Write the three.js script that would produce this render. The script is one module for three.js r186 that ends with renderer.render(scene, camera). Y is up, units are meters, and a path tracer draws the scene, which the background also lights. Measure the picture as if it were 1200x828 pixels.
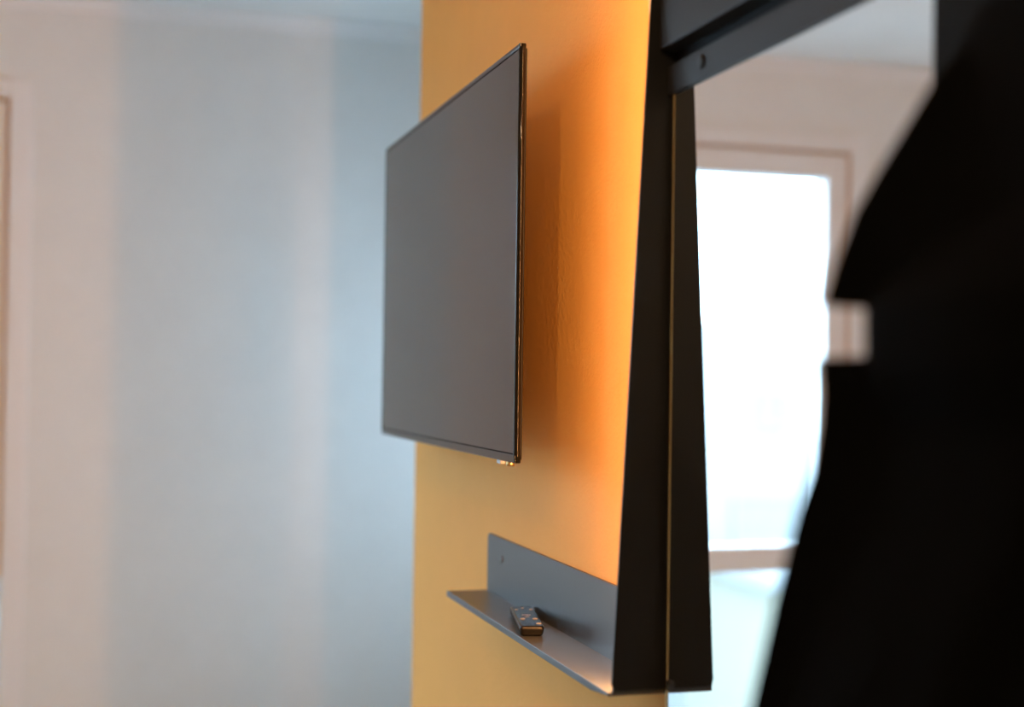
import * as THREE from 'three';
import { RoundedBoxGeometry } from 'three/addons/geometries/RoundedBoxGeometry.js';
import { mergeGeometries } from 'three/addons/utils/BufferGeometryUtils.js';
import { RectAreaLightUniformsLib } from 'three/addons/lights/RectAreaLightUniformsLib.js';
RectAreaLightUniformsLib.init();

// ---------------------------------------------------------------- camera, sky, exposure
// Room coordinates used below: x towards the ochre wall, y above the lens, z along the wall away from the lens.
const H = 1.36;                                   // lens height above the floor
const V = (x, y, z) => new THREE.Vector3(x, y + H, -z);
const scene = new THREE.Scene();
const renderer = new THREE.WebGLRenderer({ antialias: true });
renderer.toneMapping = THREE.LinearToneMapping;
renderer.toneMappingExposure = 1.0;
renderer.shadowMap.enabled = true;

const camera = new THREE.PerspectiveCamera(2 * Math.atan(414 / 1646) * 180 / Math.PI, 1200 / 828, 0.05, 300);
{
  const right = new THREE.Vector3(0.96025, 0.01406, 0.27877), up = new THREE.Vector3(-0.01839, 0.99975, 0.01291), back = new THREE.Vector3(-0.27852, -0.01753, 0.96027);
  camera.quaternion.setFromRotationMatrix(new THREE.Matrix4().makeBasis(right, up, back));
  camera.position.copy(V(0, 0, 0));
  camera.focus = 1.93;
  camera.userData.fStop = 1.9;
}
scene.add(camera);
scene.background = new THREE.Color().setRGB(0.49, 0.76, 1.0);   // even overcast sky
scene.backgroundIntensity = 14.5;

// ---------------------------------------------------------------- helpers
let seed = 7;
const rnd = () => { seed = (seed * 1664525 + 1013904223) >>> 0; return seed / 4294967296; };
const taken = {};
function numbered(n) { const k = taken[n] = (taken[n] ?? -1) + 1; return k ? n + '_' + String(k).padStart(3, '0') : n; }
function shade(o) { o.castShadow = o.receiveShadow = true; return o; }
function uvBox(g) {                                // uv in metres from the dominant side of each face
  if (g.index) g = g.toNonIndexed();
  const p = g.attributes.position, uv = new Float32Array(p.count * 2), a = new THREE.Vector3(), b = new THREE.Vector3(), c = new THREE.Vector3();
  for (let i = 0; i < p.count; i += 3) {
    a.fromBufferAttribute(p, i); b.fromBufferAttribute(p, i + 1).sub(a); c.fromBufferAttribute(p, i + 2).sub(a);
    b.cross(c); const ax = Math.abs(b.x), ay = Math.abs(b.y), az = Math.abs(b.z);
    for (let k = 0; k < 3; k++) {
      const x = p.getX(i + k), y = p.getY(i + k), z = p.getZ(i + k);
      const [s, t] = ax >= ay && ax >= az ? [z, y] : ay >= az ? [x, z] : [x, y];
      uv[(i + k) * 2] = s; uv[(i + k) * 2 + 1] = t;
    }
  }
  g.setAttribute('uv', new THREE.BufferAttribute(uv, 2));
  return g;
}
function bx(x0, x1, y0, y1, z0, z1, r = 0) {       // a box in room coordinates, edges rounded by r
  const w = x1 - x0, h = y1 - y0, d = z1 - z0;
  const g = r ? new RoundedBoxGeometry(w, h, d, 3, Math.min(r, w / 2.01, h / 2.01, d / 2.01)) : new THREE.BoxGeometry(w, h, d);
  const c = V((x0 + x1) / 2, (y0 + y1) / 2, (z0 + z1) / 2);
  g.translate(c.x, c.y, c.z);
  return uvBox(g);
}
function join(...gs) {
  return mergeGeometries(gs.map((g) => { g = g.index ? g.toNonIndexed() : g; if (!g.attributes.uv) g = uvBox(g); for (const k of Object.keys(g.attributes)) if (!['position', 'normal', 'uv'].includes(k)) g.deleteAttribute(k); return g; }));
}
function thing(name, label, category, [x, y, z], group) {
  const o = new THREE.Group(); o.name = numbered(name); o.position.copy(V(x, y, z)); scene.add(o);
  o.userData = { label, category }; if (group) o.userData.group = group;
  return o;
}
function part(parent, name, geo, mat, label) {     // geo in room coordinates
  parent.updateWorldMatrix(true, false);
  const g = geo.clone().applyMatrix4(parent.matrixWorld.clone().invert());
  const m = shade(new THREE.Mesh(g, mat)); m.name = name; parent.add(m);
  if (label) m.userData.label = label;
  return m;
}
function struct(name, geo, mat, label, category) {
  geo.computeBoundingBox(); const c = geo.boundingBox.getCenter(new THREE.Vector3()); c.y = geo.boundingBox.min.y;
  const m = shade(new THREE.Mesh(geo.clone().translate(-c.x, -c.y, -c.z), mat)); m.position.copy(c); m.name = name; scene.add(m);
  m.userData = { kind: 'structure', label, category };
  return m;
}
// a prism: outline in the (u, v) plane given by place(u, v, w), w from w0 to w1
function prism(pts, w0, w1, place, bevel = 0) {
  const s = new THREE.Shape(pts.map(([u, v]) => new THREE.Vector2(u, v)));
  const g = new THREE.ExtrudeGeometry(s, { depth: w1 - w0 - 2 * bevel, bevelEnabled: bevel > 0, bevelSize: bevel, bevelThickness: bevel, bevelOffset: -bevel, bevelSegments: 2, curveSegments: 12 });
  const p = g.attributes.position;
  for (let i = 0; i < p.count; i++) { const q = place(p.getX(i), p.getY(i), p.getZ(i) + w0 + bevel); p.setXYZ(i, q.x, q.y, q.z); }
  let n = g.toNonIndexed ? (g.index ? g.toNonIndexed() : g) : g;
  n.computeVertexNormals();
  // keep faces outward: flip when the mapping mirrors
  const o = place(0, 0, 0), a = place(1, 0, 0).sub(o), b = place(0, 1, 0).sub(o), c = place(0, 0, 1).sub(o);
  if (a.cross(b).dot(c) < 0) {
    const q = n.attributes.position;
    for (let i = 0; i < q.count; i += 3) { const x = q.getX(i + 1), y = q.getY(i + 1), z = q.getZ(i + 1); q.setXYZ(i + 1, q.getX(i + 2), q.getY(i + 2), q.getZ(i + 2)); q.setXYZ(i + 2, x, y, z); }
    n.computeVertexNormals();
  }
  return uvBox(n);
}
function disc(x, y, z, r, len, axis) {             // a short round pin, axis 'x', 'y' or 'z'
  const e = Math.min(r, len) * 0.3;
  const g = new THREE.LatheGeometry([[0, -len / 2], [r, -len / 2], [r, len / 2 - e], [r - e, len / 2], [0, len / 2]].map(([a, b]) => new THREE.Vector2(a, b)), 20);
  if (axis === 'x') g.rotateZ(Math.PI / 2);
  if (axis === 'z') g.rotateX(Math.PI / 2);
  const c = V(x, y, z); g.translate(c.x, c.y, c.z);
  return uvBox(g);
}

// ---------------------------------------------------------------- materials
function noiseTexture(n, layers, lo, hi, srgb) {   // tileable layered value noise
  const f = new Float32Array(n * n);
  let total = 0;
  for (const [cells, amp] of layers) {
    const v = Float32Array.from({ length: cells * cells }, rnd); total += amp;
    for (let y = 0; y < n; y++) for (let x = 0; x < n; x++) {
      const fx = x / n * cells, fy = y / n * cells, ix = fx | 0, iy = fy | 0, jx = (ix + 1) % cells, jy = (iy + 1) % cells;
      const s = (fx - ix) ** 2 * (3 - 2 * (fx - ix)), t = (fy - iy) ** 2 * (3 - 2 * (fy - iy));
      f[y * n + x] += amp * ((v[iy * cells + ix] * (1 - s) + v[iy * cells + jx] * s) * (1 - t) + (v[jy * cells + ix] * (1 - s) + v[jy * cells + jx] * s) * t);
    }
  }
  const d = new Uint8Array(n * n * 4);
  for (let i = 0; i < n * n; i++) { const k = 255 * (lo + (hi - lo) * f[i] / total); d[i * 4] = d[i * 4 + 1] = d[i * 4 + 2] = k; d[i * 4 + 3] = 255; }
  const t = new THREE.DataTexture(d, n, n); t.wrapS = t.wrapT = THREE.RepeatWrapping; t.magFilter = THREE.LinearFilter; t.needsUpdate = true;
  if (srgb) t.colorSpace = THREE.SRGBColorSpace;
  return t;
}
const plasterBump = noiseTexture(512, [[64, 1], [128, 1], [256, 0.8]], 0, 1); plasterBump.repeat.set(2.5, 2.5);
const tone = noiseTexture(256, [[6, 1], [17, 0.7], [61, 0.5]], 0.97, 1, true);
const satin = noiseTexture(256, [[64, 1], [128, 1]], 0, 1); satin.repeat.set(8, 8);
const weave = noiseTexture(256, [[128, 1], [40, 0.5]], 0, 1); weave.repeat.set(10, 10);
const lin = (r, g, b) => new THREE.Color().setRGB(r, g, b);
const std = (o) => new THREE.MeshStandardMaterial(o);
const phy = (o) => new THREE.MeshPhysicalMaterial(o);
const M = {
  white: std({ color: lin(0.80, 0.80, 0.78), map: tone, roughness: 0.85, bumpMap: plasterBump, bumpScale: 0.0004 }),
  ceiling: std({ color: lin(0.80, 0.80, 0.78), map: tone, roughness: 0.9, bumpMap: plasterBump, bumpScale: 0.0003 }),
  ochre: std({ color: lin(0.86, 0.415, 0.080), map: tone, roughness: 0.8, bumpMap: plasterBump, bumpScale: 0.0005 }),
  floor: std({ color: lin(0.30, 0.27, 0.23), map: tone, roughness: 0.6 }),
  walnut: std({ color: lin(0.15, 0.07, 0.025), map: tone, roughness: 0.6 }),
  frame: std({ color: lin(0.80, 0.79, 0.78), roughness: 0.45 }),
  bead: std({ color: lin(0.66, 0.50, 0.39), roughness: 0.6 }),
  pane: phy({ color: 0xffffff, transmission: 1, thickness: 0, roughness: 0, ior: 1.5 }),
  steel: phy({ color: lin(0.018, 0.0172, 0.016), specularIntensity: 0.6, roughness: 0.45, bumpMap: satin, bumpScale: 0.00005 }),
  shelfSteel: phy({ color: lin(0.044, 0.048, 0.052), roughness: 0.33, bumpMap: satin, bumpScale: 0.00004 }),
  screw: std({ color: lin(0.12, 0.12, 0.12), metalness: 1, roughness: 0.4 }),
  mirror: std({ color: lin(0.93, 0.94, 0.94), metalness: 1, roughness: 0 }),
  bronzeGleam: std({ color: lin(0.36, 0.24, 0.09), metalness: 1, roughness: 0.12 }),  // warm reflection on the mirror bevel, put into the colour
  screen: phy({ color: lin(0.008, 0.008, 0.009), roughness: 0.07, ior: 1.5 }),
  bezel: phy({ color: lin(0.0018, 0.0017, 0.0016), roughness: 0.04, specularIntensity: 0.7 }),
  housing: phy({ color: lin(0.002, 0.002, 0.002), specularIntensity: 0.3, roughness: 0.6 }),
  greyPlastic: std({ color: lin(0.45, 0.48, 0.5), roughness: 0.5 }),
  gold: std({ color: lin(0.75, 0.5, 0.2), metalness: 1, roughness: 0.3 }),
  led: std({ color: 0xffffff, emissive: lin(1, 0.44, 0.15), emissiveIntensity: 2 }),
  lampGlass: std({ color: 0xffffff, emissive: lin(1, 0.72, 0.45), emissiveIntensity: 6 }),
  alu: std({ color: lin(0.5, 0.5, 0.5), metalness: 1, roughness: 0.45 }),
  remote: phy({ color: lin(0.005, 0.0045, 0.004), roughness: 0.25, specularIntensity: 0.35 }),
  button: std({ color: lin(0.28, 0.25, 0.21), roughness: 0.5 }),
  print: std({ color: lin(0.35, 0.3, 0.26), roughness: 0.6 }),
  cloth: phy({ color: lin(0.0025, 0.0026, 0.0027), specularIntensity: 0.06, roughness: 0.95, bumpMap: weave, bumpScale: 0.0006 }),
  board: phy({ color: lin(0.004, 0.004, 0.0035), specularIntensity: 0.2, roughness: 0.7, bumpMap: satin, bumpScale: 0.0001 }),
  facade: std({ color: lin(0.25, 0.24, 0.23), map: tone, roughness: 0.9 }),
  facadeYellow: std({ color: lin(0.27, 0.24, 0.18), map: tone, roughness: 0.9 }),
  farGlass: phy({ color: lin(0.17, 0.18, 0.18), roughness: 0.1 }),
  roof: std({ color: lin(0.24, 0.235, 0.23), roughness: 0.9 }),
  ground: std({ color: lin(0.125, 0.118, 0.11), map: tone, roughness: 0.95 }),
};

// ---------------------------------------------------------------- the room
const WX = 0.6438, CEIL = 1.12, FLOOR = -1.36, D = 4.416, LEFT = -2.95, RIGHT = 1.5, BACK = -3.0, WEND = 2.955;
struct('floor', bx(LEFT - 0.15, RIGHT + 0.2, FLOOR - 0.2, FLOOR, BACK - 0.15, D + 0.25), M.floor, 'plain brown floor of the room', 'floor');
struct('ceiling', bx(LEFT - 0.15, RIGHT + 0.2, CEIL, CEIL + 0.2, BACK - 0.15, D + 0.25), M.ceiling, 'smooth white ceiling', 'ceiling');
struct('wall_left', bx(LEFT - 0.15, LEFT, FLOOR, CEIL, BACK, D), M.white, 'plain white side wall opposite the ochre wall', 'wall');
const sideOpening = [3.36, 4.00, -0.58, 0.42];
{
  const [z0, z1, y0, y1] = sideOpening;
  struct('wall_right', join(bx(RIGHT, RIGHT + 0.2, FLOOR, y0, BACK, D), bx(RIGHT, RIGHT + 0.2, y1, CEIL, BACK, D), bx(RIGHT, RIGHT + 0.2, y0, y1, BACK, z0), bx(RIGHT, RIGHT + 0.2, y0, y1, z1, D)), M.white, 'plain white wall of the recess behind the ochre wall', 'wall');
}
struct('wall_back', bx(LEFT, RIGHT, FLOOR, CEIL, BACK - 0.15, BACK), M.walnut, 'dark walnut wall behind the lens', 'wall');
struct('wall_television', bx(WX, WX + 0.14, FLOOR, CEIL, BACK, WEND), M.ochre, 'ochre yellow partition wall carrying the television', 'wall');

// far wall with the window opening and a second, added unseen for daylight
const openings = [[-1.245, -0.285], [-2.90, -1.72]], OT = 0.808;
{
  const s = new THREE.Shape([[LEFT, FLOOR], [RIGHT, FLOOR], [RIGHT, CEIL], [LEFT, CEIL]].map(([a, b]) => new THREE.Vector2(a, b)));
  for (const [a, b] of openings) s.holes.push(new THREE.Path([[a, FLOOR + 0.1], [a, OT], [b, OT], [b, FLOOR + 0.1]].map(([x, y]) => new THREE.Vector2(x, y))));
  const g = new THREE.ExtrudeGeometry(s, { depth: 0.25, bevelEnabled: false });
  g.translate(0, H, -D - 0.25);
  struct('wall_window', uvBox(g), M.white, 'white wall with the windows, cornice along its top', 'wall');
}
{ // cornice: stepped profile along the top of the window wall
  const prof = [[0, 0], [0.030, 0], [0.030, -0.010], [0.020, -0.016], [0.012, -0.030], [0.010, -0.042], [0, -0.044]];
  const g = prism(prof, LEFT, RIGHT, (u, v, w) => V(w, CEIL + v, D - u));
  struct('trim_1', g, M.frame, 'white stepped cornice under the ceiling above the windows', 'cornice');
}
function makeWindow(n, x0, x1, label) {
  const y0 = FLOOR + 0.1, mid0 = -0.656, mid1 = -0.566;
  const g = new THREE.Group(); g.name = 'window_' + n; g.position.copy(V((x0 + x1) / 2, y0, D)); scene.add(g);
  g.userData = { kind: 'structure', label, category: 'window' };
  const c = 0.068;                                  // casing standing proud of the wall
  part(g, 'casing', join(bx(x0 - c, x0 - 0.006, FLOOR + 0.02, OT + c * 0.85, D - 0.014, D, 0.004), bx(x1 + 0.006, x1 + c, FLOOR + 0.02, OT + c * 0.85, D - 0.014, D, 0.004), bx(x0 - 0.006, x1 + 0.006, OT + 0.006, OT + c * 0.85, D - 0.014, D, 0.004)), M.frame);
  // tan sealing bead round the upper sash
  const b0 = D - 0.006, b1 = D + 0.012;
  part(g, 'seal', join(bx(x0 - 0.004, x0 + 0.005, mid0 + 0.05, OT + 0.006, b0, b1), bx(x1 - 0.005, x1 + 0.004, mid0 + 0.05, OT + 0.006, b0, b1), bx(x0 + 0.006, x1 - 0.006, OT - 0.004, OT + 0.004, b0, b1)), M.bead, 'thin tan seal around the upper sash');
  const f0 = D + 0.004, f1 = D + 0.09, w = 0.084;
  part(g, 'sash', join(bx(x0 + 0.006, x0 + w, y0, OT - 0.006, f0, f1, 0.006), bx(x1 - w, x1 - 0.006, y0, OT - 0.006, f0, f1, 0.006), bx(x0 + w, x1 - w, OT - 0.09, OT - 0.006, f0, f1, 0.006), bx(x0 + w, x1 - w, y0, y0 + 0.09, f0, f1, 0.006)), M.frame);
  part(g, 'transom', bx(x0 + w - 0.004, x1 - w + 0.004, mid0, mid1, f0 + 0.002, f1, 0.006), M.frame);
  for (const [a, b] of [[mid1, OT - 0.09], [y0 + 0.09, mid0]]) part(g, 'pane', bx(x0 + w, x1 - w, a, b, D + 0.018, D + 0.024), M.pane);
}
makeWindow(1, ...openings[0], 'tall white framed window with a low transom, bright daylight behind');
makeWindow(2, ...openings[1], 'added unseen window further along the window wall, for more daylight');  // added out of view to raise the daylight in the room

{ // window in the side of the recess, round the corner of the ochre wall
  const [z0, z1, y0, y1] = sideOpening, x0 = RIGHT + 0.06, x1 = RIGHT + 0.12, w = 0.06;
  const g = new THREE.Group(); g.name = 'window_3'; g.position.copy(V(RIGHT, y0, (z0 + z1) / 2)); scene.add(g);
  g.userData = { kind: 'structure', label: 'white framed window in the recess round the corner of the ochre wall', category: 'window' };
  part(g, 'sash', join(bx(x0, x1, y0, y1, z0, z0 + w, 0.006), bx(x0, x1, y0, y1, z1 - w, z1, 0.006), bx(x0, x1, y0, y0 + w, z0 + w, z1 - w, 0.006), bx(x0, x1, y1 - w, y1, z0 + w, z1 - w, 0.006)), M.frame);
  part(g, 'pane', bx(x0 + 0.03, x0 + 0.036, y0 + w, y1 - w, z0 + w, z1 - w), M.pane);
}

// ---------------------------------------------------------------- outside the windows
{
  const G = -7.5;
  const s = struct('ground', bx(-60, 30, G - 0.3, G, D + 1.5, 70), M.ground, 'pale open ground below the windows', 'ground');
  const b = thing('far_building', 'pale flat roofed building across the yard seen through the window', 'building', [-11, G, 24]);
  part(b, 'wall', bx(-22, -2, G, 0.9, 24, 30), M.facade);
  part(b, 'roof', bx(-22, -2, 0.9, 1.1, 24, 30), M.roof);
  for (const [x0, x1, y0, y1] of [[-11.3, -10.1, -2.95, -2.2], [-11.0, -10.6, -0.75, -0.25], [-8.3, -7.1, -2.95, -2.2], [-14.4, -13.2, -2.95, -2.2], [-17.4, -16.2, -2.95, -2.2], [-5.3, -4.1, -2.95, -2.2]]) {
    const f = part(b, 'window', join(bx(x0 - 0.1, x0, y0 - 0.1, y1 + 0.1, 23.93, 24), bx(x1, x1 + 0.1, y0 - 0.1, y1 + 0.1, 23.93, 24), bx(x0, x1, y1, y1 + 0.1, 23.93, 24), bx(x0, x1, y0 - 0.1, y0, 23.93, 24)), M.facade);
    part(f, 'pane', bx(x0, x1, y0, y1, 23.96, 24), M.farGlass);
  }
  const a = thing('low_annex', 'low yellowish annex in front of the pale building', 'building', [-9, G, 19]);
  part(a, 'wall', bx(-9.6, -8.4, G, -3.1, 19, 22.5), M.facadeYellow);
  part(a, 'roof', bx(-9.8, -8.2, -3.1, -2.9, 18.8, 22.7), M.roof);
}

// ---------------------------------------------------------------- bent steel wall shelf with tapered side panel
const SX = 0.5693, SY = -0.364, SZ0 = 1.5303, SZ1 = 2.337, PY = -0.2665;
const sh = thing('wall_shelf', 'dark steel wall shelf folded up into a tall tapered side panel, remote lying on it', 'shelf', [WX, SY - 0.006, 1.95]);
{
  const R = 0.012;                                  // fold radius between shelf and side panel
  // shelf with the fold: profile in (z, y), swept across x
  const arcO = [], arcI = [];
  for (let i = 0; i <= 8; i++) { const a = Math.PI / 2 * i / 8; arcO.push([SZ0 + R - R * Math.sin(a), SY - 0.004 + R - R * Math.cos(a)]); arcI.push([SZ0 + R - (R - 0.004) * Math.sin(a), SY - 0.004 + R - (R - 0.004) * Math.cos(a)]); }
  const fold = [...arcO, ...arcI.reverse()];
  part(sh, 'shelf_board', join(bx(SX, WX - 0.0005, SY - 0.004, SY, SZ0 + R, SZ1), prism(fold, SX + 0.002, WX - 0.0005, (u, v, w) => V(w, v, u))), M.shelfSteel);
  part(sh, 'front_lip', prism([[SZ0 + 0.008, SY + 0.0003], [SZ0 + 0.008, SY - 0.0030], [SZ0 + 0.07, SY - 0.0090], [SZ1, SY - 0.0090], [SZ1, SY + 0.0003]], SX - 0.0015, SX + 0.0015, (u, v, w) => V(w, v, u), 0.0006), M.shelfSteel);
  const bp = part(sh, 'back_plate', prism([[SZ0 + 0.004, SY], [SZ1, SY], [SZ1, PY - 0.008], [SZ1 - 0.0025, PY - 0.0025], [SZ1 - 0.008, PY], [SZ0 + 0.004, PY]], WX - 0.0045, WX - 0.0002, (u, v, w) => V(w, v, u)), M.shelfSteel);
  part(bp, 'screw', disc(WX - 0.0050, -0.300, 2.245, 0.006, 0.003, 'x'), M.screw);
  // side panel: front edge runs back towards the wall as it rises
  const top = 0.80, front = (y) => SX + (0.602 - SX) * (y - SY) / (0.326 - SY);
  part(sh, 'side_panel', prism([[WX - 0.0002, SY + 0.004], [front(SY) + 0.007, SY + 0.004], [front(SY) + 0.0025, SY + 0.0065], [front(SY) + 0.0005, SY + 0.012], [front(top), top], [WX - 0.0002, top]], SZ0, SZ0 + 0.004, (u, v, w) => V(u, v, w), 0.0008), M.steel);
}

// warm light strip on the far side of the side panel
{
  const t = thing('light_strip', 'warm vertical light strip hidden behind the tapered side panel', 'light', [0.612, -0.355, SZ0 + 0.006]);
  const z = SZ0 + 0.0045;
  const A = 1.1, cx = 0.6102, cz = z + 0.0065;           // strip turned 45 degrees out from the wall
  const strip = (w, d, off) => { const g = new THREE.BoxGeometry(w, 1.07, d); g.translate(0, 0, -off); g.rotateY(A); const c = V(cx, 0.180, cz); g.translate(c.x, c.y, c.z); return uvBox(g); };
  part(t, 'profile', strip(0.011, 0.002, -0.003), M.alu);
  part(t, 'diffuser', strip(0.010, 0.002, -0.001), M.led);
  const L = new THREE.RectAreaLight(lin(1, 0.44, 0.15), 880, 0.010, 1.06);
  const dir = new THREE.Vector3(-Math.sin(A), 0, -Math.cos(A)), at = V(cx, 0.180, cz).addScaledVector(dir, 0.001);
  L.position.copy(t.worldToLocal(at.clone())); t.add(L); L.lookAt(at.clone().add(dir));
  L.name = 'strip_light';
}

// ---------------------------------------------------------------- mirror and the panel above it
const MX = 0.6334;
{
  const t = thing('wall_mirror', 'tall frameless wall mirror reflecting the bright window', 'mirror', [WX, -0.95, 1.26]);
  part(t, 'glass', bx(MX, MX + 0.006, -0.95, 0.345, 0.984, 1.516), M.mirror);
  part(t, 'backing', bx(MX + 0.006, WX - 0.0002, -0.94, 0.34, 0.992, 1.512), M.housing);
  const e = new THREE.CylinderGeometry(0.0038, 0.0038, 1.29, 14, 1, false); { const c = V(MX + 0.002, -0.305, 1.519); e.translate(c.x, c.y, c.z); }
  part(t, 'bevel_gleam', uvBox(e), M.bronzeGleam, 'thin strip coloured for the warm reflection on the mirror bevel');  // added strip, its colour stands in for the warm gleam on the bevel
  part(t, 'clip', bx(MX - 0.003, MX + 0.008, -0.358, -0.346, 1.504, 1.514, 0.001), M.screw);
}
{
  const t = thing('header_panel', 'dark grey steel panel with a bolted rail above the mirror', 'panel', [WX, 0.334, 1.25]);
  part(t, 'fascia', bx(0.6180, WX - 0.0002, 0.386, 0.85, 0.99, SZ0 - 0.0005, 0.003), M.steel);
  const r = part(t, 'mounting_rail', bx(0.6290, 0.6330, 0.334, 0.368, 0.99, SZ0 - 0.0005, 0.001), M.steel);
  part(t, 'slot_shade', bx(0.6400, WX - 0.0002, 0.346, 0.388, 0.99, SZ0 - 0.0005), M.housing);  // near-black sheet added to stand for the shade inside the slot
  part(r, 'bolt', disc(0.6280, 0.353, 1.43, 0.008, 0.004, 'x'), M.steel);
}

// ---------------------------------------------------------------- television
{
  const x = 0.5440, z0 = 1.8587, z1 = 2.822, y0 = -0.1175, y1 = 0.4645;
  const t = thing('television', 'slim black wall mounted television, switched off', 'television', [WX, y0, (z0 + z1) / 2]);
  let rim = new THREE.CylinderGeometry(1, 1, y1 - y0 - 0.001, 40, 1); rim.scale(0.005, 1, 0.0035); rim.computeVertexNormals();   // half-round near side
  { const c = V(x + 0.005, (y0 + y1) / 2, z0 + 0.0035); rim.translate(c.x, c.y, c.z); }
  part(t, 'frame', join(rim, bx(x, x + 0.010, y0, y1, z1 - 0.0045, z1, 0.0018), bx(x, x + 0.010, y1 - 0.007, y1, z0, z1, 0.0018), bx(x, x + 0.010, y0, y0 + 0.012, z0, z1, 0.0018)), M.bezel);
  part(t, 'screen', bx(x + 0.0012, x + 0.008, y0 + 0.0135, y1 - 0.0085, z0 + 0.0045, z1 - 0.0045), M.screen);
  part(t, 'rear_shell', bx(x + 0.008, x + 0.0145, y0 + 0.004, y1 - 0.004, z0 + 0.010, z1 - 0.010, 0.002), M.housing);
  part(t, 'rear_housing', bx(x + 0.0145, x + 0.046, y0 + 0.02, y1 - 0.10, z0 + 0.19, z1 - 0.05, 0.012), M.housing);
  part(t, 'wall_bracket', join(bx(x + 0.046, x + 0.052, 0.0, 0.32, 2.26, 2.30), bx(x + 0.046, x + 0.052, 0.0, 0.32, 2.52, 2.56), bx(x + 0.052, WX - 0.0002, 0.12, 0.22, 2.24, 2.60)), M.housing);
  part(t, 'sensor', bx(x + 0.001, x + 0.008, y0 - 0.005, y0 + 0.001, 1.932, 1.951, 0.001), M.greyPlastic, 'small pale grey sensor under the lower rim');
  part(t, 'control_button', disc(x + 0.005, y0 - 0.002, 1.893, 0.006, 0.007, 'y'), M.gold, 'small golden button under the lower rim');
}

// ---------------------------------------------------------------- remote control
{
  const t = thing('remote_control', 'small black remote control lying on the steel shelf', 'remote control', [0.6035, SY, 1.985]);
  t.rotation.y = -0.20; t.updateMatrixWorld(true);
  const local = (g, name, mat, label) => { const m = shade(new THREE.Mesh(g, mat)); m.name = name; if (label) m.userData.label = label; t.add(m); return m; };
  const Lr = 0.176, Wd = 0.035, Th = 0.015;
  const body = new RoundedBoxGeometry(Wd, Th, Lr, 4, 0.0045); body.translate(0, Th / 2, 0);
  { const p = body.attributes.position; for (let i = 0; i < p.count; i++) { const y = p.getY(i), k = y < Th * 0.5 ? 0.86 + 0.14 * y / (Th * 0.5) : 1; p.setX(i, p.getX(i) * k); p.setZ(i, p.getZ(i) * (y < Th * 0.5 ? 0.985 : 1)); } body.computeVertexNormals(); }
  const b = local(uvBox(body), 'body', M.remote);
  const btn = (x, f, r, name = 'button', mat = M.button, sx = 1) => {
    const g = new THREE.SphereGeometry(r, 16, 8, 0, Math.PI * 2, 0, Math.PI / 2); g.scale(sx, 0.35, 1); g.translate(x, Th - 0.0002, -Lr / 2 + f * Lr); local(uvBox(g), name, mat);
  };
  btn(-0.0105, 0.20, 0.0030); btn(0, 0.12, 0.0028); btn(0.0115, 0.20, 0.0030);
  btn(-0.0085, 0.66, 0.0042); btn(0.0100, 0.66, 0.0042); btn(0.0115, 0.88, 0.0042);
  const mark = new RoundedBoxGeometry(0.013, 0.0005, 0.0022, 2, 0.0002); mark.translate(0, Th, -Lr / 2 + 0.47 * Lr); local(uvBox(mark), 'printed_mark', M.print);
  const mark2 = new RoundedBoxGeometry(0.006, 0.0005, 0.0018, 2, 0.0002); mark2.translate(0, Th, -Lr / 2 + 0.57 * Lr); local(uvBox(mark2), 'printed_mark', M.print);
}

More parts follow.
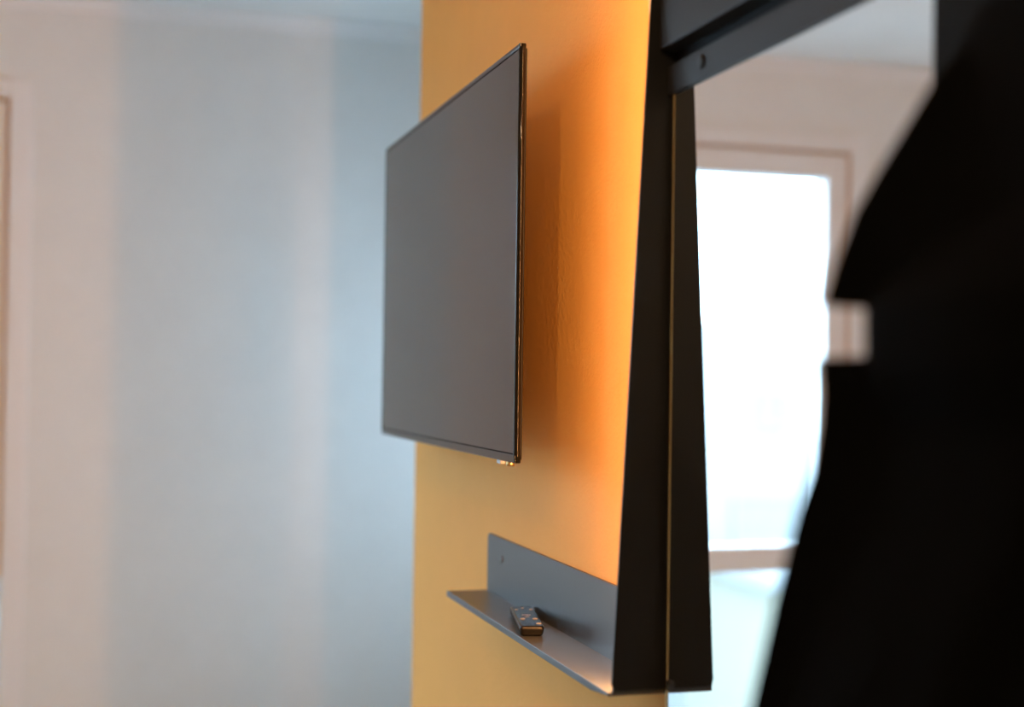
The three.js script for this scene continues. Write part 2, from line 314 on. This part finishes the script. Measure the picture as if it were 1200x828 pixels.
// ---------------------------------------------------------------- dark board, hook and hanging jacket
{
  const t = thing('wardrobe_board', 'black wall board beside the mirror where the jacket hangs', 'board', [WX, FLOOR, 0.5]);
  part(t, 'board', bx(MX - 0.002, WX - 0.0002, FLOOR, 1.0, -0.3, 0.982, 0.002), M.board);
  const h = thing('coat_hook', 'black steel hook on the dark board holding the jacket', 'hook', [MX - 0.002, 0.315, 0.74]);
  part(h, 'plate', disc(MX - 0.005, 0.325, 0.74, 0.018, 0.006, 'x'), M.steel);
  const c = new THREE.CatmullRomCurve3([V(MX - 0.006, 0.325, 0.74), V(0.60, 0.318, 0.74), V(0.575, 0.318, 0.74), V(0.562, 0.335, 0.74)]);
  part(h, 'peg', uvBox(new THREE.TubeGeometry(c, 20, 0.006, 10)), M.steel);
}
{
  const j = thing('jacket', 'black tailored jacket with notched lapel hanging on the dark board', 'jacket', [0.53, -0.75, 0.74]);
  // body: rings from neck to hem; [y, centre x, centre z, half depth x, half width z]
  const rings = [[0.300, 0.590, 0.74, 0.012, 0.02], [0.285, 0.588, 0.74, 0.030, 0.05], [0.255, 0.588, 0.745, 0.040, 0.09], [0.215, 0.585, 0.75, 0.046, 0.13], [0.170, 0.577, 0.75, 0.050, 0.14], [0.110, 0.572, 0.74, 0.054, 0.13], [0.050, 0.552, 0.735, 0.102, 0.115], [0.010, 0.552, 0.735, 0.102, 0.115], [-0.028, 0.552, 0.745, 0.085, 0.12],
    [-0.082, 0.546, 0.75, 0.090, 0.125], [-0.140, 0.530, 0.755, 0.102, 0.125], [-0.203, 0.518, 0.755, 0.112, 0.13], [-0.32, 0.510, 0.76, 0.117, 0.135], [-0.45, 0.505, 0.77, 0.121, 0.145], [-0.60, 0.500, 0.775, 0.126, 0.155], [-0.75, 0.498, 0.78, 0.128, 0.16], [-0.752, 0.498, 0.78, 0.10, 0.13]];
  const N = 96, pos = [], idx = [], fine = [];
  for (let i = 0; i < rings.length - 1; i++) for (let k = 0; k < 5; k++) fine.push(rings[i].map((v, q) => v + (rings[i + 1][q] - v) * k / 5));
  fine.push(rings.at(-1));
  for (const [y, cx, cz, rx, rz] of fine) for (let k = 0; k < N; k++) {
    const a = k / N * Math.PI * 2, drop = Math.min(1, Math.max(0, (0.2 - y) / 0.5));
    const f = 1 + drop * (0.035 * Math.sin(a * 7 + y * 3) + 0.02 * Math.sin(a * 13 - y * 5 + 1));
    const e = 0.95, cs = Math.cos(a), sn = Math.sin(a);
    const q = V(Math.min(cx + rx * f * Math.sign(cs) * Math.abs(cs) ** e, MX - 0.004), y, cz + rz * f * Math.sign(sn) * Math.abs(sn) ** e); pos.push(q.x, q.y, q.z);
  }
  for (let i = 0; i < fine.length - 1; i++) for (let k = 0; k < N; k++) { const a = i * N + k, b = i * N + (k + 1) % N; idx.push(a, b, a + N, b, b + N, a + N); }
  const bg = new THREE.BufferGeometry(); bg.setAttribute('position', new THREE.Float32BufferAttribute(pos, 3)); bg.setIndex(idx); bg.computeVertexNormals();
  part(j, 'body', uvBox(bg), M.cloth);
  // sleeve towards the lens
  const curve = new THREE.CatmullRomCurve3([V(0.575, 0.19, 0.70), V(0.578, 0.13, 0.645), V(0.575, 0.0, 0.610), V(0.565, -0.2, 0.600), V(0.555, -0.38, 0.605), V(0.545, -0.52, 0.615)]);
  const sl = new THREE.TubeGeometry(curve, 60, 1, 40), sp = sl.attributes.position, radial = 41;
  for (let i = 0; i < sp.count; i++) {
    const r = Math.floor(i / radial), u = r / 60, c = curve.getPointAt(u), ang = (i % radial) / 40 * Math.PI * 2;
    const d = new THREE.Vector3().fromBufferAttribute(sp, i).sub(c), rad = (0.052 - 0.012 * u) * (u < 0.08 ? 0.55 + 0.45 * u / 0.08 : 1) * (1 + 0.05 * Math.sin(ang * 5 + u * 9) * u);
    d.multiplyScalar(rad); sp.setXYZ(i, c.x + d.x, c.y + d.y, c.z + d.z);
  }
  sl.computeVertexNormals();
  const sleeve = part(j, 'sleeve', uvBox(sl), M.cloth);
  for (let k = 0; k < 3; k++) part(sleeve, 'cuff_button', disc(0.515 + k * 0.0015, -0.47 + k * 0.02, 0.585, 0.007, 0.004, 'z'), M.housing);
  // collar and lapel leaves: strips between an outer and an inner edge, rolled back on the chest
  const leaf = (outer, inner) => {
    const n = outer.length, m = 8, P = [], I = [], th = 0.0035;
    for (const side of [-1, 1]) for (let i = 0; i < n; i++) for (let k = 0; k <= m; k++) {
      const s = k / m, x = outer[i][0] + (inner[i][0] - outer[i][0]) * s, y = outer[i][1] + (inner[i][1] - outer[i][1]) * s;
      const zz = 0.800 - 0.17 * s * s, nx = k === 0 ? 0 : side; const q = V(x, y, zz + nx * th); P.push(q.x, q.y, q.z);
    }
    const w = m + 1, o = n * w;
    for (let i = 0; i < n - 1; i++) for (let k = 0; k < m; k++) { const a = i * w + k; I.push(a, a + w, a + 1, a + 1, a + w, a + w + 1); I.push(o + a, o + a + 1, o + a + w, o + a + 1, o + a + w + 1, o + a + w); }
    for (let k = 0; k < m; k++) { const a = k, b = (n - 1) * w + k; I.push(a, a + 1, o + a, a + 1, o + a + 1, o + a); I.push(b, o + b, b + 1, b + 1, o + b, o + b + 1); }
    const g = new THREE.BufferGeometry(); g.setAttribute('position', new THREE.Float32BufferAttribute(P, 3)); g.setIndex(I); g.computeVertexNormals(); return uvBox(g);
  };
  part(j, 'collar', leaf([[0.590, 0.262], [0.553, 0.230], [0.516, 0.199], [0.494, 0.165], [0.475, 0.136], [0.458, 0.108], [0.446, 0.078], [0.4365, 0.049]], [[0.610, 0.245], [0.595, 0.215], [0.58, 0.19], [0.57, 0.16], [0.56, 0.13], [0.55, 0.105], [0.54, 0.075], [0.53, 0.042]]), M.cloth);
  part(j, 'lapel', leaf([[0.4335, 0.0155], [0.436, -0.006], [0.4345, -0.028], [0.430, -0.055], [0.420, -0.082], [0.404, -0.140], [0.389, -0.203], [0.372, -0.30], [0.362, -0.40]], [[0.53, 0.020], [0.525, -0.006], [0.52, -0.028], [0.51, -0.055], [0.50, -0.09], [0.48, -0.15], [0.46, -0.21], [0.44, -0.31], [0.43, -0.41]]), M.cloth);
  const lc = new THREE.CatmullRomCurve3([V(0.588, 0.292, 0.735), V(0.576, 0.31, 0.738), V(0.576, 0.326, 0.740), V(0.585, 0.31, 0.746), V(0.589, 0.292, 0.748)]);
  part(j, 'hanging_loop', uvBox(new THREE.TubeGeometry(lc, 20, 0.0018, 6)), M.cloth);
}

// ---------------------------------------------------------------- ceiling downlights behind the lens
function downlight(lx, lz, candela, label) {
  const t = thing('ceiling_downlight', label, 'light', [lx, CEIL - 0.012, lz], 'ceiling downlights');
  const ring = new THREE.TorusGeometry(0.042, 0.006, 10, 32); ring.rotateX(Math.PI / 2); { const c = V(lx, CEIL - 0.004, lz); ring.translate(c.x, c.y, c.z); }
  part(t, 'ring', uvBox(ring), M.alu);
  part(t, 'lens', disc(lx, CEIL - 0.002, lz, 0.038, 0.004, 'y'), M.lampGlass);
  const L = new THREE.SpotLight(lin(1, 0.68, 0.38), candela, 0, 1.45, 0.4, 2); L.shadow.radius = 1.7; L.castShadow = true;
  L.position.copy(t.worldToLocal(V(lx, CEIL - 0.02, lz))); t.add(L); L.name = 'downlight_beam';
  L.target.position.copy(t.worldToLocal(V(lx + 0.3, FLOOR, lz + 0.4))); t.add(L.target); L.target.name = 'downlight_target';
}
downlight(-0.6, 0.35, 3.5, 'round warm downlight in the ceiling across from the mirror');
downlight(-0.1, -2.3, 4.5, 'round warm downlight in the ceiling near the walnut wall');

renderer.render(scene, camera);
